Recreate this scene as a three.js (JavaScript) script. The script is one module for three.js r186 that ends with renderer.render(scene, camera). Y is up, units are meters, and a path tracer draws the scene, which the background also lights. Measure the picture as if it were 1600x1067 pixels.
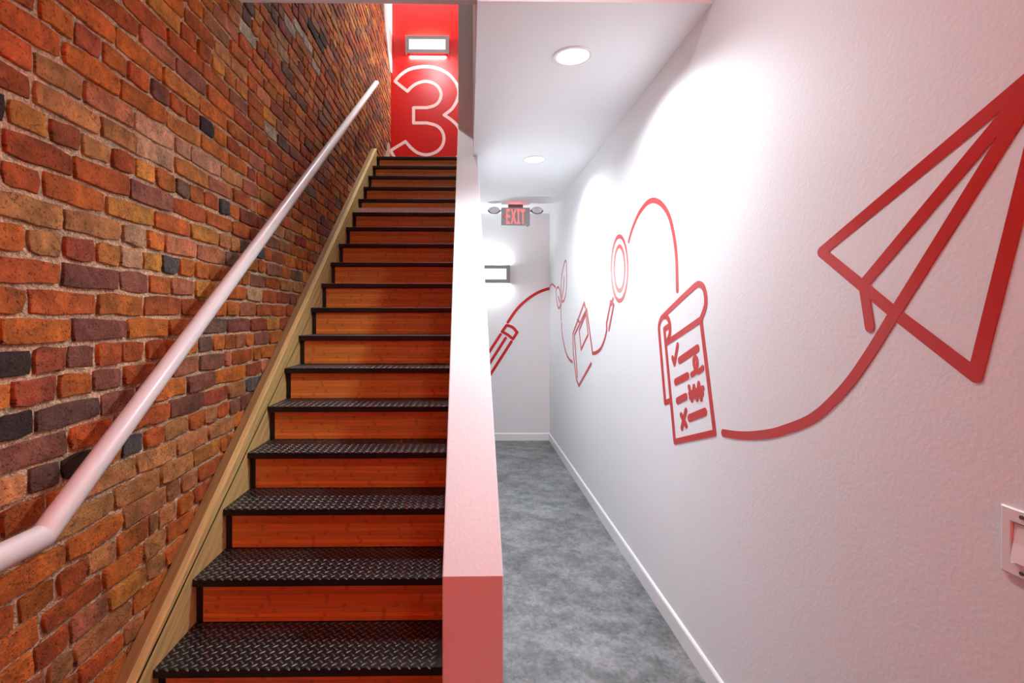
import * as THREE from 'three';
import { RectAreaLightUniformsLib } from 'three/addons/lights/RectAreaLightUniformsLib.js';
import { FontLoader } from 'three/addons/loaders/FontLoader.js';
import { TextGeometry } from 'three/addons/geometries/TextGeometry.js';
import { RoundedBoxGeometry } from 'three/addons/geometries/RoundedBoxGeometry.js';
import { mergeGeometries } from 'three/addons/utils/BufferGeometryUtils.js';

// ------------------------------------------------------------------ camera, exposure, lights
const W = 1600, H = 1067, F = 800, YAW = THREE.MathUtils.degToRad(0.8), EYE = 1.4505;
const CX = 733 + F * Math.tan(YAW), CY = 496;
const scene = new THREE.Scene();
scene.background = new THREE.Color(0x000000);
const camera = new THREE.PerspectiveCamera(2 * Math.atan(H / 2 / F) * 180 / Math.PI, W / H, 0.05, 60);
camera.position.set(0, EYE, 0);
camera.rotation.y = -YAW;
camera.setViewOffset(W, H, W / 2 - CX, H / 2 - CY, W, H);      // a shifted lens: upright walls stay upright
const renderer = new THREE.WebGLRenderer({ antialias: true });
renderer.toneMapping = THREE.LinearToneMapping;
renderer.toneMappingExposure = 1.6;
renderer.shadowMap.enabled = true;
RectAreaLightUniformsLib.init();
const POWER = {
  corridorDown: 8.2, corridorFar: 4.8, stairFoot: 2.4, lobbyDown: 45, upstairsDown: 16,
  sconceCorridor: 40, sconceStair: 110, sconceFace: 6, exitGlow: 3,
};

// ------------------------------------------------------------------ helpers
function rng(seed) { let s = seed >>> 0; return () => { s = (s + 0x6D2B79F5) >>> 0; let t = s; t = Math.imul(t ^ (t >>> 15), t | 1); t ^= t + Math.imul(t ^ (t >>> 7), t | 61); return ((t ^ (t >>> 14)) >>> 0) / 4294967296; }; }
const cosY = Math.cos(YAW), sinY = Math.sin(YAW);
function ray(px, py) { const u = (px - CX) / F, v = -(py - CY) / F; return [u * cosY + sinY, v, -cosY + u * sinY]; }
const onX = (px, py, X) => { const d = ray(px, py), s = X / d[0]; return [X, d[1] * s + EYE, d[2] * s]; };
const onZ = (px, py, Z) => { const d = ray(px, py), s = Z / d[2]; return [d[0] * s, d[1] * s + EYE, Z]; };
function project(x, y, z) { const d = x * sinY - z * cosY, r = x * cosY + z * sinY; return [CX + F * r / d, CY - F * (y - EYE) / d, d]; }
const taken = {};
function numbered(n) { if (!(n in taken)) { taken[n] = 0; return n; } taken[n]++; return n + '_' + String(taken[n]).padStart(3, '0'); }
function shadow(o) { o.traverse(m => { if (m.isMesh) { m.castShadow = true; m.receiveShadow = true; } }); return o; }
function add(name, geometry, material, parent) {
  const m = new THREE.Mesh(geometry, material); m.name = parent ? name : numbered(name);
  m.castShadow = m.receiveShadow = true; (parent || scene).add(m); return m;
}
function group(name, pos = [0, 0, 0]) { const g = new THREE.Group(); g.name = numbered(name); g.position.set(...pos); scene.add(g); return g; }
function tag(o, label, category, grp) { o.userData.label = label; o.userData.category = category; if (grp) o.userData.group = grp; return o; }
function struct(o, label, category) { o.userData.kind = 'structure'; if (label) o.userData.label = label; if (category) o.userData.category = category; return o; }
function box(x0, x1, y0, y1, z0, z1, r = 0) {
  const w = x1 - x0, h = y1 - y0, d = z1 - z0;
  const g = r ? new RoundedBoxGeometry(w, h, d, 2, r) : new THREE.BoxGeometry(w, h, d);
  g.translate((x0 + x1) / 2, (y0 + y1) / 2, (z0 + z1) / 2);
  return metreUV(g);
}
function metreUV(g) {              // box mapping in metres
  if (!g.attributes.normal) g.computeVertexNormals();
  const p = g.attributes.position, n = g.attributes.normal, uv = new Float32Array(p.count * 2);
  for (let i = 0; i < p.count; i++) {
    const ax = Math.abs(n.getX(i)), ay = Math.abs(n.getY(i)), az = Math.abs(n.getZ(i));
    let u, v;
    if (ax >= ay && ax >= az) { u = p.getZ(i); v = p.getY(i); } else if (ay >= az) { u = p.getX(i); v = p.getZ(i); } else { u = p.getX(i); v = p.getY(i); }
    uv[i * 2] = u; uv[i * 2 + 1] = v;
  }
  g.setAttribute('uv', new THREE.BufferAttribute(uv, 2));
  return g;
}
function profileX(pts, x0, x1, bevel = 0) {     // outline in (depth, height) swept across x
  const s = new THREE.Shape(pts.map(([d, y]) => new THREE.Vector2(d, y)));
  const b = bevel;
  const g = new THREE.ExtrudeGeometry(s, { depth: x1 - x0 - 2 * b, bevelEnabled: b > 0, bevelSize: b, bevelThickness: b, bevelOffset: -b, bevelSegments: 2 });
  g.translate(0, 0, x0 + b);
  const p = g.attributes.position;              // (depth, y, x) -> (x, y, -depth)
  for (let i = 0; i < p.count; i++) p.setXYZ(i, p.getZ(i), p.getY(i), -p.getX(i));
  g.computeVertexNormals();
  return metreUV(g);
}

// ------------------------------------------------------------------ textures
function makeNoise(seed, P) {                   // tileable value noise on a P x P lattice
  const r = rng(seed), t = new Float32Array(P * P); for (let i = 0; i < t.length; i++) t[i] = r();
  const sm = x => x * x * (3 - 2 * x);
  return (x, y) => {
    const xi = Math.floor(x), yi = Math.floor(y), fx = sm(x - xi), fy = sm(y - yi);
    const a = ((xi % P) + P) % P, b = (a + 1) % P, c = ((yi % P) + P) % P, d = (c + 1) % P;
    const p = t[c * P + a], q = t[c * P + b], u = t[d * P + a], v = t[d * P + b];
    return (p + (q - p) * fx) * (1 - fy) + (u + (v - u) * fx) * fy;
  };
}
function fbmTile(seed, base, oct) {
  const ns = []; for (let o = 0; o < oct; o++) ns.push(makeNoise(seed + o * 17, base << o));
  return (u, v, sx = 1, sy = 1) => { let s = 0, a = 0.5, w = 0; for (let o = 0; o < oct; o++) { s += a * ns[o](u * (base << o) * sx, v * (base << o) * sy); w += a; a *= 0.5; } return s / w; };
}
function texture(size, fn, srgb, metres) {
  const [w, h] = Array.isArray(size) ? size : [size, size], d = new Uint8Array(w * h * 4);
  for (let y = 0; y < h; y++) for (let x = 0; x < w; x++) {
    const c = fn(x / w, y / h), i = (y * w + x) * 4;
    for (let k = 0; k < 3; k++) d[i + k] = Math.max(0, Math.min(255, (Array.isArray(c) ? c[k] : c)));
    d[i + 3] = 255;
  }
  const t = new THREE.DataTexture(d, w, h); t.wrapS = t.wrapT = THREE.RepeatWrapping; t.magFilter = THREE.LinearFilter; t.minFilter = THREE.LinearMipmapLinearFilter; t.generateMipmaps = true;
  if (srgb) t.colorSpace = THREE.SRGBColorSpace;
  const m = Array.isArray(metres) ? metres : [metres, metres]; t.repeat.set(1 / m[0], 1 / m[1]); t.needsUpdate = true; return t;
}
const clamp01 = x => Math.max(0, Math.min(1, x));
const smooth = (a, b, x) => { const t = clamp01((x - a) / (b - a)); return t * t * (3 - 2 * t); };

const nA = fbmTile(11, 6, 6), nB = fbmTile(53, 24, 4), nC = fbmTile(97, 4, 5), nD = fbmTile(131, 40, 3), nE = fbmTile(151, 90, 3), nF = fbmTile(171, 128, 2);
// fired clay: mottling, drag marks and pits
const clayValue = (u, v) => {
  const m = nA(u, v), g = nB(u, v), pit = smooth(0.70, 0.78, nE(u, v)), crack = smooth(0.006, 0.0, Math.abs(nC(u, v) - 0.5)) * smooth(0.52, 0.64, nA(v, u));
  const f = nF(u, v); return { c: 0.72 + 0.5 * (m - 0.3) + 0.3 * (g - 0.5) + 0.16 * (f - 0.5) - 0.14 * pit - 0.22 * crack, h: 0.5 + 0.7 * (m - 0.5) + 0.6 * (g - 0.5) + 0.2 * (f - 0.5) - 0.35 * pit - 0.3 * crack };
};
const clayMap = texture(1024, (u, v) => { const c = clayValue(u, v).c; return [255 * Math.min(1, c), 252 * Math.min(1, c * (0.97 + 0.05 * nC(u, v))), 250 * Math.min(1, c * 0.98)]; }, true, 0.62);
const clayBump = texture(1024, (u, v) => 255 * clamp01(clayValue(u, v).h), false, 0.62);
const mortarMap = texture(512, (u, v) => { const m = nA(u, v), g = nB(u, v), s = nF(v, u), e = nE(u, v); const k = 0.84 + 0.2 * (m - 0.4) + 0.2 * (g - 0.5) + 0.3 * (s - 0.5) + 0.3 * (e - 0.5); return [244 * k, 212 * k, 172 * k]; }, true, 0.8);
const mortarBump = texture(512, (u, v) => 255 * clamp01(0.5 + 0.5 * (nA(u, v) - 0.5) + 0.7 * (nB(u, v) - 0.5) + 0.5 * (nE(u, v) - 0.5) + 0.3 * (nF(u, v) - 0.5)), false, 0.4);
// mottled sheet floor with fine flecks
const fl1 = fbmTile(301, 5, 6), fl2 = fbmTile(337, 24, 4), fl3 = fbmTile(353, 110, 2);
const floorMap = texture(1024, (u, v) => {
  const a = fl1(u, v), b = fl2(u, v), c = fl3(u, v), w = Math.abs(fl2(u + 0.05 * a, v + 0.05 * c) - 0.5);
  const k = 0.80 + 0.34 * (a - 0.5) + 0.4 * (b - 0.5) + 0.26 * (c - 0.5) - 0.10 * smooth(0.05, 0.0, w);
  return [146 * k, 149 * k, 149 * k];
}, true, 1.6);
// rolled wall paint
const st = fbmTile(401, 64, 3);
const paintBump = texture(512, (u, v) => 255 * st(u, v), false, 0.5);
// laminated bamboo: thin horizontal strips with knuckles
const bambooMap = (() => {
  const r = rng(77), rows = 16, tone = [], nodes = [];
  for (let i = 0; i < rows; i++) { tone.push(0.84 + 0.26 * r()); const n = []; let x = r() * 0.2; while (x < 1) { n.push(x); x += 0.13 + 0.14 * r(); } nodes.push(n); }
  const g = fbmTile(501, 8, 5);
  return texture([1024, 512], (u, v) => {
    const i = Math.floor(v * rows) % rows, f = v * rows - Math.floor(v * rows);
    let k = tone[i] * (0.88 + 0.3 * (g(u * 0.5 + i * 0.13, v, 2, 12) - 0.4));
    if (f < 0.05) k *= 0.82;
    for (const x of nodes[i]) { const d = Math.abs(u - x) * 1.4; if (d < 0.012) k *= 1 - 0.17 * (1 - d / 0.012) * (0.5 + 0.5 * Math.sin(3.14 * f)); }
    return [246 * k, 158 * k * (0.97 + 0.03 * tone[i]), 70 * k];
  }, true, [1.4, 0.30]);
})();
const woodMap = (tint, seed) => { const g = fbmTile(seed, 6, 6), h = fbmTile(seed + 5, 30, 3); return texture([512, 512], (u, v) => { const k = 0.80 + 0.26 * g(u, v, 1, 6) + 0.12 * (h(u, v, 1, 3) - 0.5); return [tint[0] * k, tint[1] * k, tint[2] * k]; }, true, [1.2, 0.35]); };
const steelBump = texture(256, (u, v) => 255 * nB(u, v), false, 0.2);

// ------------------------------------------------------------------ materials
const M = {};
const std = (o) => new THREE.MeshStandardMaterial(o);
M.white = std({ color: 0xe8e9ea, roughness: 0.62, bumpMap: paintBump, bumpScale: 0.0004 });
M.ceiling = std({ color: 0xf1f2f3, roughness: 0.8, bumpMap: paintBump, bumpScale: 0.0003 });
M.trim = std({ color: 0xeceded, roughness: 0.35 });
M.red = std({ color: 0xca120a, roughness: 0.26, bumpMap: paintBump, bumpScale: 0.0002 });
M.brick = std({ color: 0xffffff, vertexColors: true, map: clayMap, bumpMap: clayBump, bumpScale: 0.009, roughness: 0.9 });
M.mortar = std({ map: mortarMap, bumpMap: mortarBump, bumpScale: 0.012, roughness: 0.97 });
M.plaster = std({ color: 0xf0ece6, roughness: 0.8, bumpMap: paintBump, bumpScale: 0.001 });
M.floor = std({ map: floorMap, roughness: 0.5 });
M.bamboo = std({ map: bambooMap, roughness: 0.42 });
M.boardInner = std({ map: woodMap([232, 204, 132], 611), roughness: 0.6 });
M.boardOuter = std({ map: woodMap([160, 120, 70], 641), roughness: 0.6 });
M.steel = std({ color: 0x2a2626, roughness: 0.42, metalness: 0.55, bumpMap: steelBump, bumpScale: 0.0004 });
M.lug = std({ color: 0x7a7474, roughness: 0.36, metalness: 0.8 });
M.darkSteel = std({ color: 0x0d0b0b, roughness: 0.6 });
M.railPaint = std({ color: 0xe9e6e4, roughness: 0.32 });
M.bracket = std({ color: 0x2a2320, roughness: 0.5, metalness: 0.5 });
M.vinyl = std({ color: 0xc41a14, roughness: 0.3 });
M.vinylPale = std({ color: 0xf6d9d2, roughness: 0.4 });
M.fixtureGrey = std({ color: 0x8e8f92, roughness: 0.45, metalness: 0.2 });
M.fixtureWhite = std({ color: 0xeeeeee, roughness: 0.4 });
M.signGrey = std({ color: 0xaab0b0, roughness: 0.5 });
M.chrome = std({ color: 0x777777, roughness: 0.25, metalness: 0.9 });
M.switchPlastic = std({ color: 0xe9e4e2, roughness: 0.35 });
M.screw = std({ color: 0x5b4f4c, roughness: 0.4, metalness: 0.5 });
M.glow = (s, c = 0xffffff) => std({ color: 0x222222, emissive: c, emissiveIntensity: s, roughness: 0.5 });

// ------------------------------------------------------------------ the shell (metres; depth runs along -z)
const XB = -1.205, XR = 0.951, CEIL = 2.677, LOBBY = 3.13, UP = 3.42, TOP = 6.5, ZEND = 6.034, ZRED = 7.92, ZBACK = 1.7, ZHEAD = 2.748, ZUP = 4.441;
struct(add('floor', box(XB - 0.2, XR + 0.15, -0.12, 0, -ZEND - 0.15, ZBACK + 0.12), M.floor), 'mottled grey sheet flooring along the corridor', 'floor');
struct(add('wall_right', box(XR, XR + 0.15, 0, LOBBY, -ZEND - 0.15, ZBACK + 0.12), M.white), 'white corridor wall carrying the red line drawings', 'wall');
struct(add('wall_end', box(XB, XR, 0, CEIL, -ZEND - 0.15, -ZEND), M.white), 'white wall closing the corridor behind the exit sign', 'wall');
struct(add('wall_back', box(XB - 0.2, XR + 0.15, 0, LOBBY, ZBACK, ZBACK + 0.12), M.red), 'red painted lobby wall opposite the stair', 'wall');
struct(add('ceiling', box(0.032, XR, CEIL, LOBBY, -ZEND - 0.15, -1.985), M.ceiling), 'white dropped ceiling over the corridor', 'ceiling');
struct(add('ceiling', box(XB - 0.2, XR + 0.15, LOBBY, UP, -ZHEAD, ZBACK + 0.12), M.ceiling), 'plain ceiling over the lobby at the foot of the stair', 'ceiling');
struct(add('floor', box(0.032, XR + 0.15, LOBBY, UP, -ZRED - 0.15, -ZHEAD), M.ceiling), 'upper storey slab above the corridor', 'floor');
struct(add('ceiling', box(XB - 0.2, 0.2, TOP, TOP + 0.12, -ZRED - 0.15, -ZHEAD + 0.12), M.ceiling), 'ceiling high above the stairwell', 'ceiling');
struct(add('wall_upper', box(XB - 0.2, 0.2, UP, TOP, -ZHEAD, -ZHEAD + 0.12), M.white), 'white upper wall above the stair opening', 'wall');
struct(add('wall_upper', box(0.032, 0.2, UP, TOP, -ZUP, -ZHEAD), M.white), 'white upper wall beside the stairwell opening', 'wall');
struct(add('wall_stairwell', box(-0.094, 0.2, 2.98, TOP, -ZRED - 0.15, -ZUP), M.white), 'white upper wall standing on the sloped stair parapet', 'wall');
struct(add('wall_red', box(XB - 0.2, 0.2, 3.0, TOP, -ZRED - 0.15, -ZRED), M.red), 'glossy red wall at the stair head with a large number', 'wall');
struct(add('wall_passage', box(XB, -0.1, 0, 2.5, -5.3, -5.2), M.white), 'white wall under the upper flight', 'wall');
struct(add('ceiling', box(XB, 0.032, 2.5, 2.56, -ZEND - 0.15, -5.2), M.ceiling), 'low ceiling over the side passage', 'ceiling');
// parapet between stair and corridor, its top following the flight
const SLOPE = 0.7288, KZ = 1.3, KY = 0.793, KT = 0.155;
{
  const g = profileX([[0, 0], [4.0, 0], [4.0, KY + SLOPE * (ZUP - KZ)], [ZUP - KZ, KY + SLOPE * (ZUP - KZ)], [0, KY]], 0, KT, 0.004);
  const m = add('wall_center', g, M.white); m.position.set(-0.068, 0, -KZ); m.rotation.y = 0.0095;
  struct(m, 'white sloped parapet wall between the stair and the corridor', 'wall');
}
// skirting: a board with a rounded top edge
function skirting(name, length) {
  const s = new THREE.Shape(); s.moveTo(0, 0); s.lineTo(0.012, 0); s.lineTo(0.012, 0.074); s.quadraticCurveTo(0.012, 0.084, 0.004, 0.088); s.lineTo(0, 0.088); s.closePath();
  const g = new THREE.ExtrudeGeometry(s, { depth: length, bevelEnabled: false, curveSegments: 6 });
  return struct(add(name, g, M.trim), 'white skirting board', 'skirting');
}
{ const b = skirting('baseboard_right', ZEND + ZBACK); b.rotation.y = Math.PI; b.position.set(XR, 0, ZBACK); b.userData.label = 'white skirting board under the decorated corridor wall'; }
{ const b = skirting('baseboard_end', XR - XB - 0.012); b.rotation.y = -Math.PI / 2; b.position.set(XR - 0.012, 0, -ZEND); b.userData.label = 'white skirting board at the corridor end'; }

// ------------------------------------------------------------------ brick wall
const srgb = (r, g, b) => new THREE.Color().setRGB(r / 255, g / 255, b / 255, THREE.SRGBColorSpace);
const CLAY = { o: [226, 130, 50], d: [212, 110, 48], r: [184, 94, 58], y: [232, 158, 70], t: [216, 152, 92], b: [222, 178, 136], p: [218, 138, 96], m: [160, 102, 82], q: [108, 78, 68], k: [64, 52, 46], g: [104, 100, 98], n: [130, 102, 84], w: [240, 228, 204] };
// joints read along each course (picture columns at the wall plane) and the colour of every brick between them; course 0 sits just above eye level
const COURSES = {
  18: [[357, 375, 402], 'o t w d'], 17: [[334, 374, 395], 'o p d o'], 16: [[318.6, 360.6, 388], 'o t o d'], 15: [[290, 337, 362, 388], 'o o t t o'],
  14: [[230, 284, 310, 332, 352, 370, 389], 'o y d o y o y o'], 13: [[193, 263.5, 318, 360, 389], 'o d d o p o'], 12: [[140, 220, 277, 325, 366, 396], 'd d p m o d o'],
  11: [[75, 183, 257, 313, 357, 389], 'o o o y o o d'], 10: [[61, 117, 162, 201, 236, 267, 293, 314, 336, 356, 376, 390], 'd o r o d m d d k o d o p'],
  9: [[98, 189.5, 262, 316, 359, 388], 'd o o y o o r'], 8: [[54, 132, 211, 275, 300, 346, 380], 'd t p b b b t p'], 7: [[54, 159, 214, 275, 327, 365, 391.5], 'd t t b y p o t'],
  6: [[14, 79, 129, 176, 213, 245, 276, 298, 321, 343.5, 360, 376], 'k y r t d y o n o d g o r'], 5: [[117, 204, 273, 324, 364, 391], 'd d m d o o r'],
  4: [[69, 167, 242, 298, 343.5, 362, 376], 'd o y d y t t n'], 3: [[101, 193, 231, 258, 309, 354, 375], 't t b o p p n o'],
  2: [[44, 101, 152, 190, 225, 256, 281, 306, 328, 355, 378], 'o t r y b y g o o o o o'], 1: [[97, 189, 235, 269, 306, 345, 385.5], 'd m m o p y d b'],
  0: [[45, 153.5, 227, 286, 325, 355, 375], 'o d o d d o o p'], '-1': [[113.6, 199.5, 265, 310, 356.7, 392], 'o m o o n m r'],
  '-2': [[53, 106, 152, 193, 229, 262, 290, 311.5, 334, 353, 370, 386], 'k r m d d d o o n o o p o'], '-3': [[20, 92, 146, 194, 245, 272, 312.6, 352, 363.5, 397], 'o r o m d d p m p d o'],
  '-4': [[57, 159, 215, 242, 294, 338, 386], 'k q m r o m o r'], '-5': [[110, 180, 205, 267, 319, 358, 385], 'm d d d m r t g'],
  '-6': [[46, 99, 150, 192, 227, 258, 297, 321, 341, 360.6, 377], 't q k o g d t o t d m m'], '-7': [[5, 75, 130, 216, 278, 327, 368], 'k d o t t t t o'],
  '-8': [[83.5, 181, 252, 304, 346], 't t t t y o'], '-9': [[106, 195, 262, 284.5, 311, 345], 'o o t t t d o'], '-10': [[30, 92, 139, 184.5, 235, 250, 279, 304, 326], 'd o d t o t t o d d'],
  '-11': [[68, 163, 225, 262], 'o d o t o'], '-12': [[111, 173, 230], 'd p y t'], '-13': [[76, 118, 209], 'p t t o'], '-14': [[125, 195], 'o d t'], '-15': [[150, 200], 'o o o'],
};
const PICKED = [[450, 40, 'w'], [464, 32, 'w'], [481, 62, 'w'], [489, 90, 'w'], [432, 206, 'w'], [440, 72, 'b'], [464, 114, 't'], [478, 143, 't'], [495, 163, 't'], [514, 187, 't'], [485, 40, 'k'], [505, 60, 'k'], [503, 72, 'k'],
  [405, 395, 'g'], [424, 388, 'm'], [398, 440, 'm'], [450, 300, 'd'], [420, 330, 'o'], [440, 250, 'd']];
const COURSE = 0.0836, YC0 = 1.4535, MORTAR = 0.013;
const stairLine = d => 0.19 + SLOPE * (d - 1.847);            // height of the flight's nosing line at a depth
{
  const wall = group('wall_left'); struct(wall, 'old exposed brick wall beside the stair', 'wall');
  const R = rng(2024), bricks = [];
  const kMin = Math.ceil((0 - YC0) / COURSE), kMax = Math.floor((TOP - YC0) / COURSE);
  const weights = 'oooooddddrrrtypmmn';
  for (let k = kMin - 1; k <= kMax; k++) {
    const y0 = YC0 + k * COURSE, y1 = y0 + COURSE, spec = COURSES[k];
    const cuts = [], cols = [];
    const len = () => R() < 0.32 ? 0.105 + 0.02 * R() : 0.20 + 0.045 * R();
    if (spec) {
      const d = spec[0].map(px => -onX(px, 500, XB)[2]), c = spec[1].split(' ');
      let lo = d[0] - (k % 2 ? 0.24 : 0.13); const left = [lo]; while (lo > -ZBACK) { lo -= len(); left.push(lo); }
      left.reverse().forEach((v, i) => { cuts.push(v); cols.push(i === left.length - 1 ? c[0] : null); });
      d.forEach((v, i) => { cuts.push(v); cols.push(c[i + 1]); });
    } else { let lo = -ZBACK - R() * 0.2; cuts.push(lo); cols.push(null); }
    let hi = cuts[cuts.length - 1]; let first = true;
    while (hi < ZRED) { hi += len(); cuts.push(hi); cols.push(null); first = false; }
    for (let i = 0; i + 1 < cuts.length; i++) {
      const a = cuts[i], b = Math.min(cuts[i + 1], ZRED), mid = (a + b) / 2; if (b - a < 0.03) continue;
      if (mid < ZHEAD && y1 > LOBBY + 0.02) continue;
      if (mid > ZHEAD - 0.1 && mid < ZHEAD + 0.03 && y0 > LOBBY) continue;
      if (y1 < stairLine(mid) - 0.35 || y1 < 0.02) continue;
      bricks.push({ a, b, y0: Math.max(y0, 0), y1, col: cols[i] || weights[Math.floor(R() * weights.length)], traced: !!cols[i] });
    }
  }
  for (const [px, py, c] of PICKED) { const [, y, z] = onX(px, py, XB); for (const b of bricks) if (-z >= b.a && -z < b.b && y >= b.y0 && y < b.y1) b.col = c; }
  // size on the picture, so that the largest come as single pieces
  for (const b of bricks) {
    let s = 0; const mid = (b.a + b.b) / 2;
    if (b.b > 1.2 && b.y1 > stairLine(mid) + 0.02) {
      const a = Math.max(b.a, 1.28), p = [[a, b.y0], [b.b, b.y0], [b.b, b.y1], [a, b.y1]].map(([d, y]) => project(XB, y, -d)).map(([x, y]) => [Math.max(0, Math.min(W, x)), Math.max(4, Math.min(H, y))]);
      for (let i = 0; i < 4; i++) { const q = p[(i + 1) % 4]; s += p[i][0] * q[1] - q[0] * p[i][1]; } s = Math.abs(s) / 2;
    }
    b.size = s;
  }
  const inView = bricks.filter(b => b.size > 0).sort((p, q) => q.size - p.size);
  inView.slice(0, 300).forEach(b => { b.single = true; });
  const rb = rng(909);
  function brickGeometry(b) {
    const L = b.b - b.a - MORTAR * (0.8 + 0.5 * rb()), h = b.y1 - b.y0 - MORTAR * (0.8 + 0.5 * rb()), nx = 4, ny = 3;
    const D = 0.020 + 0.008 * (rb() - 0.5), tiltA = (rb() - 0.5) * 0.03, tiltB = (rb() - 0.5) * 0.05, roll = (rb() - 0.5) * 0.035;
    const pos = [], uv = [], idx = [], u0 = rb() * 3, v0 = rb() * 3;
    const put = (x, y, z) => { const X = x - roll * y, Y = y + roll * x * 0.4; pos.push(XB - 0.020 + z, (b.y0 + b.y1) / 2 + Y, -((b.a + b.b) / 2 + X)); uv.push(u0 + x, v0 + y); return pos.length / 3 - 1; };
    const front = [], edge = [], back = [], per = [];
    const jx = [], jy = [];
    for (let j = 0; j < ny; j++) for (let i = 0; i < nx; i++) {
      const u = i / (nx - 1) - 0.5, v = j / (ny - 1) - 0.5, border = i === 0 || j === 0 || i === nx - 1 || j === ny - 1, corner = (i === 0 || i === nx - 1) && (j === 0 || j === ny - 1);
      const inset = 0.0032 + (corner ? 0.004 * rb() : 0);
      jx.push((rb() - 0.5) * 0.008); jy.push((rb() - 0.5) * 0.009);
      const x = u * (L - 2 * inset) + jx[jx.length - 1], y = v * (h - 2 * inset) + jy[jy.length - 1];
      front.push(put(x, y, D + u * L * tiltA + v * h * tiltB + (rb() - 0.5) * 0.0025 - (corner ? 0.003 * rb() : 0)));
    }
    for (let i = 0; i < nx; i++) per.push([i, 0]); for (let j = 1; j < ny; j++) per.push([nx - 1, j]); for (let i = nx - 2; i >= 0; i--) per.push([i, ny - 1]); for (let j = ny - 2; j > 0; j--) per.push([0, j]);
    for (const [i, j] of per) {
      const u = i / (nx - 1) - 0.5, v = j / (ny - 1) - 0.5, corner = (i === 0 || i === nx - 1) && (j === 0 || j === ny - 1), k = j * nx + i, c = corner ? 0.0035 * (0.4 + rb()) : 0;
      const x = u * (L - 2 * c) + jx[k], y = v * (h - 2 * c) + jy[k];
      edge.push(put(x, y, D - 0.0045)); back.push(put(x, y, -0.02));
    }
    for (let j = 0; j + 1 < ny; j++) for (let i = 0; i + 1 < nx; i++) { const a = front[j * nx + i], c = front[j * nx + i + 1], d = front[(j + 1) * nx + i], e = front[(j + 1) * nx + i + 1]; idx.push(a, c, e, a, e, d); }
    for (let q = 0; q < per.length; q++) {
      const n = (q + 1) % per.length, fa = front[per[q][1] * nx + per[q][0]], fb = front[per[n][1] * nx + per[n][0]];
      idx.push(fa, edge[q], edge[n], fa, edge[n], fb, edge[q], back[q], back[n], edge[q], back[n], edge[n]);
    }
    const g = new THREE.BufferGeometry(); g.setAttribute('position', new THREE.Float32BufferAttribute(pos, 3)); g.setAttribute('uv', new THREE.Float32BufferAttribute(uv, 2)); g.setIndex(idx); g.computeVertexNormals();
    const nn = g.attributes.normal; for (const i of front) { const v = new THREE.Vector3(1, nn.getY(i) * 0.35, nn.getZ(i) * 0.35).normalize(); nn.setXYZ(i, v.x, v.y, v.z); }   // flat faces, worn arrises
    const base = CLAY[b.col], t = 0.90 + 0.2 * rb(), c = srgb(base[0] * t, base[1] * t * (0.96 + 0.08 * rb()), base[2] * t), cc = [];
    for (let i = 0; i < pos.length / 3; i++) cc.push(c.r, c.g, c.b);
    g.setAttribute('color', new THREE.Float32BufferAttribute(cc, 3));
    return g;
  }
  const rest = [];
  for (const b of bricks) { const g = brickGeometry(b); if (b.single) add('brick', g, M.brick, wall); else rest.push(g); }
  const many = add('small_brickwork', mergeGeometries(rest), M.brick, wall); many.userData.kind = 'stuff';
  // mortar bed behind the faces, uneven
  const bed = (d0, d1, y0, y1, name) => {
    const nx = Math.round((d1 - d0) / 0.025), ny = Math.round((y1 - y0) / 0.025), g = new THREE.PlaneGeometry(d1 - d0, y1 - y0, nx, ny), p = g.attributes.position, q = fbmTile(71, 24, 3);
    for (let i = 0; i < p.count; i++) { const d = p.getX(i) + (d0 + d1) / 2, y = p.getY(i) + (y0 + y1) / 2; p.setXYZ(i, XB - 0.013 + 0.010 * (q(d, y) - 0.5), y, -d); }
    g.computeVertexNormals(); const uv = g.attributes.uv; for (let i = 0; i < p.count; i++) uv.setXY(i, p.getZ(i), p.getY(i));
    add(name, g, M.mortar, wall);
  };
  bed(-ZBACK, ZHEAD, 0, LOBBY, 'mortar'); bed(ZHEAD, ZRED, 0, TOP, 'mortar');
  add('wall_core', box(XB - 0.2, XB - 0.03, 0, TOP, -ZRED, ZBACK), M.mortar, wall);
  // white plaster filling the corner beside the red wall
  const corner = [[611.5, 3], [596.5, 3], [603, 50], [610, 112], [611.5, 112]].map(([x, y]) => onX(x, y, XB + 0.012)).map(([, y, z]) => [-z, y]);
  corner[0][1] = corner[1][1] = TOP; corner[0][0] = ZRED; corner[4][0] = ZRED;
  corner.splice(1, 1, [corner[2][0] - 0.5, TOP]);
  add('plaster_patch', profileX(corner, XB - 0.02, XB + 0.016), M.plaster, wall);
}

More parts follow.
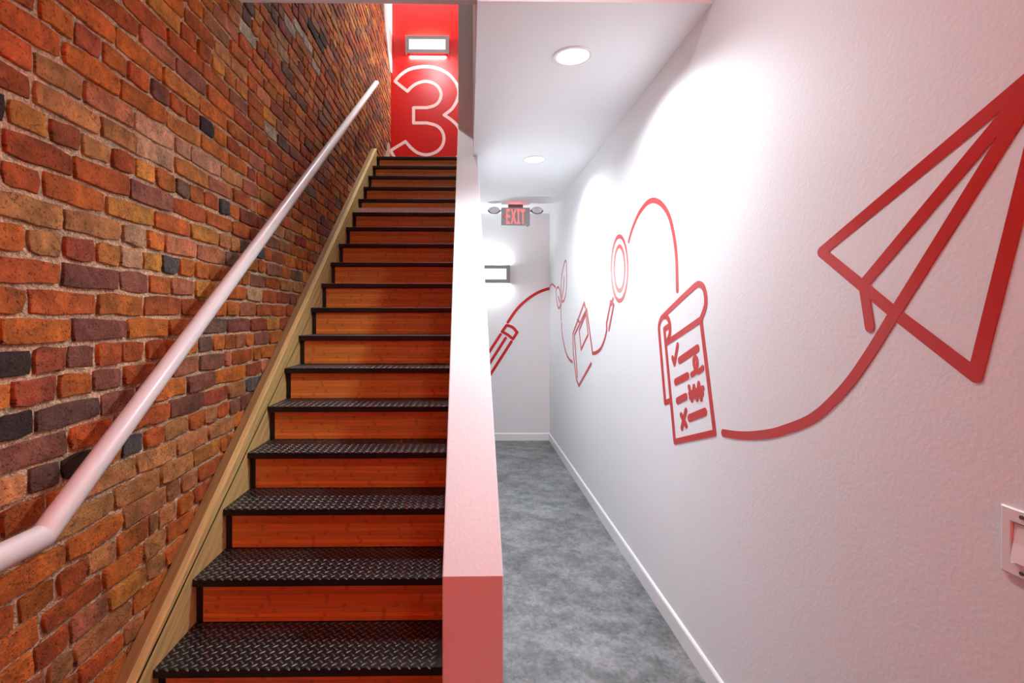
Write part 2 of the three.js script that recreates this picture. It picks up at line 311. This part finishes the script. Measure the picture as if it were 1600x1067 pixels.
// ------------------------------------------------------------------ stair
const RUN = 0.2607, RISE = 0.19, Z0 = 1.847, XS = -1.132, N = 18;
const xRight = d => -0.069 - 0.0097 * (d - KZ);
{
  const stair = group('staircase', [-0.6, 0, -Z0]); tag(stair, 'steep wooden stair with black chequer plate treads and bamboo risers', 'staircase');
  const off = g => { g.translate(0.6, 0, Z0); return g; };
  const lugs = (() => {       // raised bars of the chequer plate, turned alternately
    const x0 = XS + 0.012, x1 = -0.125, pitch = 0.036, parts = [], depth = RUN + 0.02;
    const one = (() => {
      const g = new THREE.BufferGeometry(), l = 0.0155, w = 0.0046, hh = 0.0030, m = 0.008;
      const P = [[-l, 0, 0], [-m, 0, -w], [m, 0, -w], [l, 0, 0], [m, 0, w], [-m, 0, w], [-m * 0.9, hh, 0], [m * 0.9, hh, 0]];
      const I = [0, 6, 1, 1, 6, 7, 1, 7, 2, 2, 7, 3, 3, 7, 4, 4, 7, 6, 4, 6, 5, 5, 6, 0];
      g.setAttribute('position', new THREE.Float32BufferAttribute(P.flat(), 3)); g.setIndex(I); return g;
    })();
    let r = 0;
    for (let z = -0.004; z < depth; z += pitch * 0.5, r++) for (let x = x0 + (r % 2) * pitch / 2, c = 0; x < x1; x += pitch, c++) {
      const g = one.clone(); g.rotateY(r % 2 ? Math.PI / 4 : -Math.PI / 4); g.translate(x, 0, -z - 0.006); parts.push(g);
    }
    const g = mergeGeometries(parts); g.computeVertexNormals(); return g;
  })();
  for (let n = 0; n < N; n++) {
    const d = Z0 + RUN * n, y = RISE * (n + 1), last = n === N - 1, xr = xRight(d);
    const back = last ? ZRED - 0.005 : d + RUN + 0.028;
    const tread = add(last ? 'landing_plate' : 'tread', off(box(last ? XB + 0.03 : XS, last ? -0.096 : xr, y - 0.032, y, -back, -d, 0.004)), M.steel, stair);
    const lg = add('chequer_bars', lugs, M.lug, tread); lg.position.set(0.6, y - 0.0004, Z0 - d); lg.userData.kind = 'stuff';
    const yb = n === 0 ? 0 : y - RISE;
    const riser = add('riser', off(box(XS, xr, yb, y - 0.033, -d - 0.045, -d - 0.034)), M.darkSteel, stair);
    add('bamboo_panel', (() => { const g = off(box(XS + 0.032, xr - 0.001, yb + 0.002, y - 0.034, -d - 0.034, -d - 0.024, 0.0015)); const uv = g.attributes.uv; for (let i = 0; i < uv.count; i++) uv.setXY(i, uv.getX(i) + n * 0.37, uv.getY(i) + n * 0.11); return g; })(), M.bamboo, riser);
  }
  const dEnd = 6.30, dStart = 1.45;
  const band = (up, dn) => [[dStart, Math.max(0, stairLine(dStart) - dn)], [dStart, stairLine(dStart) + up], [dEnd, stairLine(dEnd) + up], [dEnd, stairLine(dEnd) - dn], [Z0 + 0.1, Math.max(0, stairLine(Z0 + 0.1) - dn)]];
  const grain = g => { const p = g.attributes.position, n = g.attributes.normal, uv = g.attributes.uv, c = 0.8082, k = 0.589; for (let i = 0; i < p.count; i++) { const d = -p.getZ(i), y = p.getY(i); uv.setXY(i, d * c + y * k, Math.abs(n.getX(i)) > 0.5 ? y * c - d * k : p.getX(i)); } return g; };
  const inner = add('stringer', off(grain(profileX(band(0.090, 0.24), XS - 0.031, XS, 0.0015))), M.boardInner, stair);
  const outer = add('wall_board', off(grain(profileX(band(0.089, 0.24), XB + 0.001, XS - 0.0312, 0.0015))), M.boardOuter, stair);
  outer.userData.label = 'darker board against the brick';
}

// ------------------------------------------------------------------ handrail
{
  const elbow = onX(66, 838, -1.1), railTop = onX(588, 130, -1.1);
  const rail = group('handrail', elbow); tag(rail, 'white tubular handrail fixed along the brick wall', 'handrail');
  const r = 0.0315, P0 = new THREE.Vector3(0, 0.012, 0.85), P1 = new THREE.Vector3(0, 0, 0), P2 = new THREE.Vector3(0, railTop[1] - elbow[1], railTop[2] - elbow[2]);
  const seg = (a, b, cutA, cutB) => {        // tube from a to b whose ends lie in the given planes
    const dir = b.clone().sub(a).normalize(), sx = new THREE.Vector3(1, 0, 0), sy = dir.clone().cross(sx).normalize(), n = 28, pos = [], nor = [], idx = [];
    for (let e = 0; e < 2; e++) for (let i = 0; i <= n; i++) {
      const t = i / n * Math.PI * 2, o = sx.clone().multiplyScalar(Math.cos(t)).addScaledVector(sy, Math.sin(t)), base = (e ? b : a), pl = e ? cutB : cutA;
      const p = base.clone().addScaledVector(o, r), k = p.clone().sub(base).dot(pl) / dir.dot(pl); p.addScaledVector(dir, -k);
      pos.push(p.x, p.y, p.z); nor.push(o.x, o.y, o.z);
    }
    for (let i = 0; i < n; i++) { const a0 = i, b0 = i + 1, c0 = n + 1 + i, d0 = n + 2 + i; idx.push(a0, b0, d0, a0, d0, c0); }
    const g = new THREE.BufferGeometry(); g.setAttribute('position', new THREE.Float32BufferAttribute(pos, 3)); g.setAttribute('normal', new THREE.Float32BufferAttribute(nor, 3)); g.setIndex(idx); return g;
  };
  const d1 = P1.clone().sub(P0).normalize(), d2 = P2.clone().sub(P1).normalize(), mitre = d1.clone().add(d2).normalize();
  add('rail_extension', seg(P0, P1, d1, mitre), M.railPaint, rail);
  add('rail_slope', seg(P1, P2, mitre, d2), M.railPaint, rail);
  const cap = new THREE.CylinderGeometry(r, r, 0.004, 24); const c1 = add('end_cap', cap, M.railPaint, rail); c1.position.copy(P2); c1.quaternion.setFromUnitVectors(new THREE.Vector3(0, 1, 0), d2);
  const c0 = add('end_cap', cap, M.railPaint, rail); c0.position.copy(P0); c0.quaternion.setFromUnitVectors(new THREE.Vector3(0, 1, 0), d1);
  const bracketAt = (p) => {
    const c = new THREE.CatmullRomCurve3([new THREE.Vector3(0, -r, 0), new THREE.Vector3(0, -0.05, 0), new THREE.Vector3(-0.02, -0.075, 0), new THREE.Vector3(-0.1, -0.078, 0)]);
    const b = add('bracket', mergeGeometries([new THREE.TubeGeometry(c, 16, 0.008, 8), (() => { const g = new THREE.CylinderGeometry(0.03, 0.03, 0.006, 18); g.rotateZ(Math.PI / 2); g.translate(-0.098, -0.078, 0); return g; })()]), M.bracket, rail);
    b.position.copy(p);
  };
  bracketAt(P1.clone().lerp(P2, 0.985)); bracketAt(new THREE.Vector3(0, 0.008, 0.55));
}

// ------------------------------------------------------------------ line drawings in cut vinyl
let layer = 0;
function strokeGeometry(points, width, { smoothed = false, closed = false } = {}) {
  let pts = points.map(p => new THREE.Vector2(p[0], p[1]));
  if (smoothed || closed === 'smooth') {
    const c = new THREE.SplineCurve(closed ? [...pts, pts[0]] : pts);
    if (closed) { const v3 = new THREE.CatmullRomCurve3(pts.map(p => new THREE.Vector3(p.x, p.y, 0)), true, 'catmullrom', 0.5); pts = v3.getPoints(72).slice(0, 72).map(p => new THREE.Vector2(p.x, p.y)); }
    else pts = c.getPoints(pts.length * 8);
  }
  const n = pts.length, hw = width / 2, L = [], Rr = [];
  for (let i = 0; i < n; i++) {
    const a = pts[closed ? (i + n - 1) % n : Math.max(0, i - 1)], b = pts[closed ? (i + 1) % n : Math.min(n - 1, i + 1)];
    const t = b.clone().sub(a).normalize(), nn = new THREE.Vector2(-t.y, t.x);
    L.push(pts[i].clone().addScaledVector(nn, hw)); Rr.push(pts[i].clone().addScaledVector(nn, -hw));
  }
  let shape;
  if (closed) { const area = p => p.reduce((s, v, i) => { const q = p[(i + 1) % p.length]; return s + v.x * q.y - q.x * v.y; }, 0); const o = Math.abs(area(L)) > Math.abs(area(Rr)) ? [L, Rr] : [Rr, L]; shape = new THREE.Shape(o[0]); shape.holes.push(new THREE.Path(o[1])); }
  else {
    const arc = (c, from, to) => { const out = []; const a0 = Math.atan2(from.y - c.y, from.x - c.x); for (let k = 1; k < 8; k++) { const a = a0 - Math.PI * k / 8; out.push(new THREE.Vector2(c.x + hw * Math.cos(a), c.y + hw * Math.sin(a))); } return out; };
    shape = new THREE.Shape([...L, ...arc(pts[n - 1], L[n - 1]), ...Rr.slice().reverse(), ...arc(pts[0], Rr[0])]);
  }
  layer++;
  return new THREE.ExtrudeGeometry(shape, { depth: 0.0010 + (layer % 17) * 0.00006, bevelEnabled: false });
}
// paths in picture columns and rows, laid on the wall they are stuck to
function placeOn(plane, width, list) {
  return list.map(([pts, o = {}]) => {
    const w = (o.w || 1) * width;
    if (plane === 'right') {
      const q = pts.map(p => onX(p[0], p[1], XR)).map(([, y, z]) => [z, y]);     // seen from inside: z grows towards the room's front
      const g = strokeGeometry(q, w, o), p = g.attributes.position;
      for (let i = 0; i < p.count; i++) p.setXYZ(i, XR - 0.0004 - p.getZ(i), p.getY(i), p.getX(i));
      const idx = g.index; g.computeVertexNormals(); return g;
    }
    const q = pts.map(p => onZ(p[0], p[1], plane)).map(([x, y]) => [x, y]);
    const g = strokeGeometry(q, w, o); g.translate(0, 0, plane + 0.0004); g.computeVertexNormals(); return g;
  });
}
const merge = l => mergeGeometries(l.map(g => g.index ? g.toNonIndexed() : g));
function decal(name, label, plane, width, list, material = M.vinyl) { return tag(add(name, merge(placeOn(plane, width, list)), material), label, 'wall decal'); }
const zoomed = (ox, oy, s) => (...p) => p.map(([x, y]) => [ox + x / s, oy + y / s]);
const A = zoomed(700, 280, 2.424), B = zoomed(840, 380, 4.45), C = zoomed(1010, 430, 3.808), Dp = zoomed(1100, 0, 1.524), E = zoomed(740, 380, 7.62), G3 = zoomed(560, 0, 4.106);
const SW = 0.029;
decal('paper_plane_drawing', 'large red outlined paper plane drawn on the white wall', 'right', SW, [
  [[[1283.7, 393.7], [1651, 88]]], [[[1283.7, 393.7], [1346, 445], [1398.6, 489], [1524.5, 586]]], [[[1524.5, 586], [1651, 88]]],
  [[[1350, 444], [1651, 88]]], [[[1398.6, 489], [1651, 88]]], [[[1350.7, 452], [1359.5, 510]]],
]);
decal('curved_line_drawing', 'red curve sweeping up from the checklist to the paper plane', 'right', SW, [[[[1130.5, 676.5], [1150, 679.5], [1172, 680.5], [1200, 678], [1224.7, 672], [1270.6, 653], [1316.5, 611], [1356, 558], [1398.6, 489]], { smoothed: true }]]);
{
  const g = group('checklist_drawing', [0, 0, 0]); tag(g, 'red outlined checklist scroll with ticks and scribbles', 'wall decal');
  const part = (name, list, w = SW) => add(name, merge(placeOn('right', w, list)), M.vinyl, g);
  const w1 = SW * 0.92;
  part('scroll_outline', [
    [C([105, 240], [200, 147], [288, 65])], [C([288, 65], [312, 52], [338, 68], [353, 120], [352, 185], [326, 262]), { smoothed: true }], [C([326, 262], [122, 402])],
    [C([326, 268], [408, 938])], [C([408, 938], [170, 990])], [C([108, 322], [170, 990])], [C([108, 322], [140, 298])],
    [C([78, 345], [77, 300], [90, 258], [108, 243], [126, 252], [140, 290], [140, 350], [123, 402]), { smoothed: true }], [C([78, 345], [113, 757])], [C([113, 757], [142, 747])],
  ], w1);
  part('check_mark', [[C([157, 492], [168, 527])], [C([168, 527], [187, 415])]], w1);
  part('list_line', [[C([198, 507], [305, 434])]], w1 * 1.25); part('list_line', [[C([175, 635], [246, 598])]], w1 * 1.25); part('list_line', [[C([186, 748], [236, 722])]], w1 * 1.25); part('list_line', [[C([256, 850], [350, 812])]], w1 * 1.25);
  part('scribble', [[C([270, 592], [290, 575], [303, 540], [303, 505], [293, 488]), { smoothed: true }], [C([293, 488], [283, 508], [290, 550], [310, 573], [337, 550]), { smoothed: true }]], w1 * 0.9);
  part('scribble', [[C([255, 665], [272, 742])], [C([272, 742], [285, 662])], [C([285, 662], [303, 738])], [C([303, 738], [313, 645])], [C([313, 645], [327, 735])], [C([258, 705], [338, 672])], [C([262, 725], [335, 705])]], w1 * 0.9);
  part('cross_mark', [[C([209, 832], [238, 893])], [C([236, 805], [212, 908])]], w1);
}
decal('curved_line_drawing', 'red arch line rising from the magnifying glass to the checklist', 'right', SW, [[A([685, 235], [698, 190], [722, 133], [752, 92], [780, 80], [810, 95], [838, 140], [857, 220], [866, 300], [869, 420]), { smoothed: true }]]);
{
  const ell = (cx, cy, rx, ry) => { const o = []; for (let i = 0; i < 20; i++) { const t = i / 20 * Math.PI * 2; o.push([cx + rx * Math.cos(t), cy + ry * Math.sin(t)]); } return A(...o); };
  decal('magnifying_glass_drawing', 'outlined magnifying glass with double ring on the white wall', 'right', SW * 0.9, [
    [ell(650, 338, 31, 122), { closed: 'smooth' }], [ell(650, 338, 20, 84), { closed: 'smooth' }],
    [B([526, 385], [512, 425])], [B([510, 405], [480, 560])], [B([480, 560], [482, 598])], [B([530, 430], [497, 602])], [B([509, 405], [531, 432])],
  ]);
}
decal('notebook_drawing', 'outlined notebook joined by a curve to the magnifying glass', 'right', SW * 0.9, [
  [B([482, 600], [468, 665], [442, 728], [412, 758], [383, 765]), { smoothed: true }], [B([383, 765], [342, 458])], [B([342, 458], [256, 640])], [B([325, 413], [246, 630])], [B([325, 413], [332, 445])],
  [B([246, 630], [249, 760], [270, 945], [287, 990])], [B([257, 645], [277, 930])], [B([287, 990], [374, 836])],
  [B([337, 492], [290, 605])], [B([290, 605], [303, 738])], [B([303, 738], [352, 635])], [B([352, 635], [337, 492])], [B([276, 535], [290, 545])],
]);
decal('curved_line_drawing', 'thin red curve between the plant and the notebook', 'right', SW * 0.9, [[B([167, 555], [170, 610], [176, 660], [195, 750], [218, 803], [243, 825]), { smoothed: true }]]);
decal('plant_drawing', 'outlined two leaved seedling near the corridor corner', 'right', SW * 0.8, [
  [B([165, 533], [163, 450], [168, 400]), { smoothed: true }], [B([172, 400], [184, 398], [198, 345], [203, 230], [198, 122], [180, 165], [166, 250], [164, 330]), { closed: 'smooth' }], [B([186, 235], [181, 310], [172, 370]), { smoothed: true }],
  [B([136, 309], [147, 308], [157, 340], [160, 400], [155, 445], [143, 445], [132, 390], [130, 330]), { closed: 'smooth' }], [B([143, 370], [152, 405])], [B([81, 318], [90, 295], [102, 285], [124, 305]), { smoothed: true }],
]);
decal('curved_line_drawing', 'dark red curve rising from the pencil to the wall corner', -ZEND, 0.034, [[E([893, 541], [780, 580], [650, 660], [520, 780], [408, 940]), { smoothed: true }]]);
decal('pencil_drawing', 'red outlined pencil below the corridor wall lamp', -ZEND, 0.034, [
  [A([205, 577], [222, 553])], [A([222, 553], [245, 561], [262, 580]), { smoothed: true }], [A([262, 580], [246, 605])], [A([246, 605], [226, 589], [205, 577]), { smoothed: true }],
  [A([199, 588], [112, 722])], [A([218, 602], [130, 741])], [A([240, 615], [150, 756])], [A([112, 722], [102, 800])], [A([150, 756], [102, 800])],
]);
// the big outlined figure at the head of the stair
decal('number_three_drawing', 'large pale outlined figure 3 on the red wall', -ZRED, 0.046, [
  [G3([235, 522], [270, 482], [330, 444], [420, 428], [500, 437], [570, 470], [615, 515], [638, 558], [644, 600], [632, 645], [600, 698], [550, 738]), { smoothed: true }],
  [G3([550, 738], [600, 772], [640, 815], [664, 885], [650, 975], [590, 1055], [440, 1090], [300, 1068], [236, 1014], [207, 966]), { smoothed: true }],
  [G3([207, 966], [302, 908])], [G3([302, 908], [340, 950], [385, 982], [440, 993], [497, 976], [535, 940], [549, 890], [536, 840], [500, 806], [440, 789]), { smoothed: true }],
  [G3([440, 789], [354, 789])], [G3([354, 789], [354, 691])], [G3([354, 691], [440, 691])],
  [G3([440, 691], [490, 676], [520, 646], [531, 605], [517, 565], [482, 535], [432, 522], [380, 534], [342, 558], [315, 586]), { smoothed: true }], [G3([315, 586], [235, 522])],
], M.vinylPale).userData.category = 'wall number';

// ------------------------------------------------------------------ wall lamps
function areaLight(parent, color, intensity, w, h, pos, dir) {
  const l = new THREE.RectAreaLight(color, intensity, w, h); l.position.set(...pos); parent.add(l);
  const up = Math.abs(dir[1]) > 0.9 ? new THREE.Vector3(0, 0, 1) : new THREE.Vector3(0, 1, 0);
  l.quaternion.setFromRotationMatrix(new THREE.Matrix4().lookAt(new THREE.Vector3(0, 0, 0), new THREE.Vector3(...dir), up));
  return l;
}
function sconce(pos, w, h, label, power, face, turn = 0) {
  const g = group('wall_sconce', pos); g.rotation.y = turn; tag(g, label, 'wall lamp');
  const s = h / 0.215, b = 0.043 * s, dep = 0.085, t = 0.016;
  add('backplate', box(-w * 0.3, w * 0.3, -h * 0.3, h * 0.3, 0.001, 0.012, 0.002), M.fixtureGrey, g);
  const sh = new THREE.Shape([[-w / 2, -h / 2], [w / 2, -h / 2], [w / 2, h / 2], [-w / 2, h / 2]].map(p => new THREE.Vector2(...p)));
  sh.holes.push(new THREE.Path([[-w / 2 + b, -h / 2 + b], [-w / 2 + b, h / 2 - b], [w / 2 - b, h / 2 - b], [w / 2 - b, -h / 2 + b]].map(p => new THREE.Vector2(...p))));
  const fg = new THREE.ExtrudeGeometry(sh, { depth: t, bevelEnabled: true, bevelSize: 0.002, bevelThickness: 0.002, bevelOffset: -0.002, bevelSegments: 1 }); fg.translate(0, 0, dep);
  add('frame', fg, M.fixtureGrey, g);
  for (const q of [-1, 1]) add('side_panel', box(q * (w / 2 - 0.006) - 0.006, q * (w / 2 - 0.006) + 0.006, -h / 2 + 0.003, h / 2 - 0.003, 0.004, dep, 0.002), M.fixtureGrey, g);
  add('diffuser_light', box(-w / 2 + b - 0.004, w / 2 - b + 0.004, -h / 2 + b - 0.004, h / 2 - b + 0.004, dep + 0.002, dep + 0.008), M.glow(0.75, 0xf4fbff), g);
  areaLight(g, 0xf4f8ff, face, w - 2 * b, h - 2 * b, [0, 0, dep + 0.03], [0, 0, 1]);
  for (const q of [-1, 1]) {
    add('lamp_tube_light', (() => { const c = new THREE.CylinderGeometry(0.012, 0.012, w * 0.8, 14); c.rotateZ(Math.PI / 2); c.translate(0, q * h * 0.2, 0.045); return c; })(), M.glow(1.2), g);
    areaLight(g, 0xf6f9fc, power, w * 0.84, 0.055, [0, q * h * 0.45, 0.046], [0, q, 0]);
  }
  return shadow(g);
}
{
  const a = onZ(667.5, 69, -ZRED + 0.1);
  sconce([a[0], a[1], -ZRED], 0.665, 0.27, 'grey framed rectangular lamp glowing on the red wall above the number', POWER.sconceStair, POWER.sconceFace);
  const b = onZ(797, 428, -ZEND + 0.1);
  sconce([b[0] - 0.255, b[1], -ZEND], 0.51, 0.21, 'grey framed rectangular lamp on the white corridor end wall', POWER.sconceCorridor, POWER.sconceFace);
}

// ------------------------------------------------------------------ recessed ceiling lamps
function downlight(x, y, z, label, candela, { cone = 1.4, blur = 0.55, lean = 0, radius = 0.075, color = 0xeff6fd } = {}) {
  const g = group('recessed_downlight', [x, y, z]); tag(g, label, 'ceiling lamp', 'recessed ceiling lamps');
  const ring = new THREE.LatheGeometry([[radius, -0.0005], [radius + 0.004, -0.006], [radius + 0.018, -0.005], [radius + 0.021, -0.0005]].map(p => new THREE.Vector2(...p)), 40);
  add('trim_ring', ring, M.fixtureWhite, g);
  add('lens_light', (() => { const c = new THREE.CylinderGeometry(radius, radius * 0.97, 0.003, 40); c.translate(0, -0.0025, 0); return c; })(), M.glow(1.6), g);
  const s = new THREE.SpotLight(color, candela, 0, cone, blur, 2); s.position.set(0, -0.012, 0); s.target.position.set(0, -1, lean); s.shadow.radius = 3; s.castShadow = true; g.add(s, s.target);
  return shadow(g);
}
downlight(0.487, CEIL, -2.398, 'round recessed lamp in the corridor ceiling nearer the lobby', POWER.corridorDown);
downlight(0.506, CEIL, -3.966, 'round recessed lamp in the corridor ceiling nearer the exit sign', POWER.corridorFar);
downlight(-0.62, TOP, -5.4, 'round recessed lamp high above the stair head', POWER.upstairsDown);
downlight(0.3, LOBBY, -1.35, 'round recessed lamp in the lobby ceiling above the foot of the stair', POWER.stairFoot);
downlight(-0.6, LOBBY, 0.95, 'round recessed lamp beside the brick wall aimed at the red lobby wall', POWER.lobbyDown, { cone: 0.6, blur: 0.4, lean: 0.75, color: 0xfff0de });
downlight(0.4, LOBBY, 0.95, 'round recessed lamp beside the white wall aimed at the red lobby wall', POWER.lobbyDown, { cone: 0.6, blur: 0.4, lean: 0.75, color: 0xfff0de });

// ------------------------------------------------------------------ exit sign with emergency heads
const font = await new FontLoader().loadAsync('fonts/droid/droid_sans_bold.typeface.json');
{
  const zs = -5.48, p0 = onZ(783.5, 352, zs), p1 = onZ(828, 324.3, zs), w = p1[0] - p0[0], h = p1[1] - p0[1];
  const g = group('exit_sign', [(p0[0] + p1[0]) / 2, p0[1], zs]); tag(g, 'grey exit sign with glowing red letters hanging from the corridor ceiling', 'exit sign');
  add('housing', box(-w / 2, w / 2, 0, h, -0.045, 0, 0.004), M.signGrey, g);
  add('canopy', box(-w * 0.26, w * 0.26, h - 0.001, CEIL - p0[1] - 0.014, -0.04, -0.006, 0.003), M.chrome, g);
  add('ceiling_plate', box(-w * 0.49, w * 0.49, CEIL - p0[1] - 0.014, CEIL - p0[1], -0.06, 0.012, 0.003), M.fixtureWhite, g);
  const red = M.glow(0.72, 0xff8080);
  const t = new TextGeometry('EXIT', { font, size: 0.118, depth: 0.003, curveSegments: 3 }); t.computeBoundingBox(); const bb = t.boundingBox, tw = w * 0.67, th = h * 0.84;
  t.translate(-bb.min.x, -bb.min.y, 0); t.scale(tw / (bb.max.x - bb.min.x), th / (bb.max.y - bb.min.y), 1); t.translate(-w * 0.335, h * 0.075, -0.001);
  add('lettering_sign', t, red, g);
  const ch = new THREE.Shape([[-0.141, h * 0.5], [-0.119, h * 0.66], [-0.113, h * 0.62], [-0.128, h * 0.5], [-0.113, h * 0.38], [-0.119, h * 0.34]].map(p => new THREE.Vector2(...p)));
  add('arrow_sign', (() => { const e = new THREE.ExtrudeGeometry(ch, { depth: 0.003, bevelEnabled: false }); e.translate(0, 0, -0.001); return e; })(), M.glow(0.35, 0xff6060), g);
  add('test_button', (() => { const c = new THREE.CylinderGeometry(0.006, 0.006, 0.012, 12); c.translate(w * 0.42, -0.005, -0.02); return c; })(), M.screw, g);
  areaLight(g, 0xff3020, POWER.exitGlow, w * 0.5, 0.02, [0, h + 0.008, 0.02], [0, 1, 0]);
  for (const q of [-1, 1]) {
    const head = add('emergency_lamp_head', (() => { const c = new THREE.SphereGeometry(0.066, 24, 12); c.scale(1, 0.62, 0.8); return c; })(), M.fixtureWhite, g);
    head.position.set(q * (w / 2 + 0.078), h * 0.86, -0.03);
    const ringG = new THREE.TorusGeometry(0.062, 0.006, 8, 30, Math.PI); ringG.rotateZ(Math.PI); ringG.scale(1, 0.62, 1); ringG.translate(0, 0, 0.022);
    add('chrome_rim', ringG, M.bracket, head);
    add('lamp_arm', box(q < 0 ? -w / 2 - 0.03 : w / 2 - 0.004, q < 0 ? -w / 2 + 0.004 : w / 2 + 0.03, h * 0.8, h * 0.9, -0.035, -0.02, 0.002), M.fixtureWhite, g);
  }
  shadow(g);
}

// ------------------------------------------------------------------ light switch
{
  const p = onX(1567, 838, XR), ph = 0.117, pw = 0.072;
  const g = group('light_switch', [XR, p[1] - ph / 2, p[2] + pw / 2 + 0.001]); g.rotation.y = -Math.PI / 2; tag(g, 'white rocker light switch on the corridor wall', 'light switch');
  const sh = new THREE.Shape([[-pw / 2, 0], [pw / 2, 0], [pw / 2, ph], [-pw / 2, ph]].map(q => new THREE.Vector2(...q)));
  sh.holes.push(new THREE.Path([[-0.0168, 0.0245], [-0.0168, 0.0925], [0.0168, 0.0925], [0.0168, 0.0245]].map(q => new THREE.Vector2(...q))));
  add('plate', new THREE.ExtrudeGeometry(sh, { depth: 0.003, bevelEnabled: true, bevelSize: 0.003, bevelThickness: 0.003, bevelOffset: -0.003, bevelSegments: 3 }), M.switchPlastic, g);
  const rk = new THREE.Shape(); rk.moveTo(0.026, 0); rk.lineTo(0.026, 0.0105); rk.lineTo(0.0585, 0.0045); rk.lineTo(0.091, 0.0025); rk.lineTo(0.091, 0); rk.closePath();
  const rg = new THREE.ExtrudeGeometry(rk, { depth: 0.031, bevelEnabled: false }); const pp = rg.attributes.position; for (let i = 0; i < pp.count; i++) pp.setXYZ(i, pp.getZ(i) - 0.0155, pp.getX(i), pp.getY(i)); 
  const ix = rg.index; if (!ix) { const a = pp.array; for (let i = 0; i < a.length; i += 9) for (let k = 0; k < 3; k++) { const s = a[i + 3 + k]; a[i + 3 + k] = a[i + 6 + k]; a[i + 6 + k] = s; } } rg.computeVertexNormals();
  add('rocker', rg, M.switchPlastic, g);
  for (const y of [0.0105, 0.1065]) { const c = new THREE.CylinderGeometry(0.0035, 0.0035, 0.002, 14); c.rotateX(Math.PI / 2); c.translate(0, y, 0.0068); add('screw', c, M.screw, g); }
}

renderer.render(scene, camera);
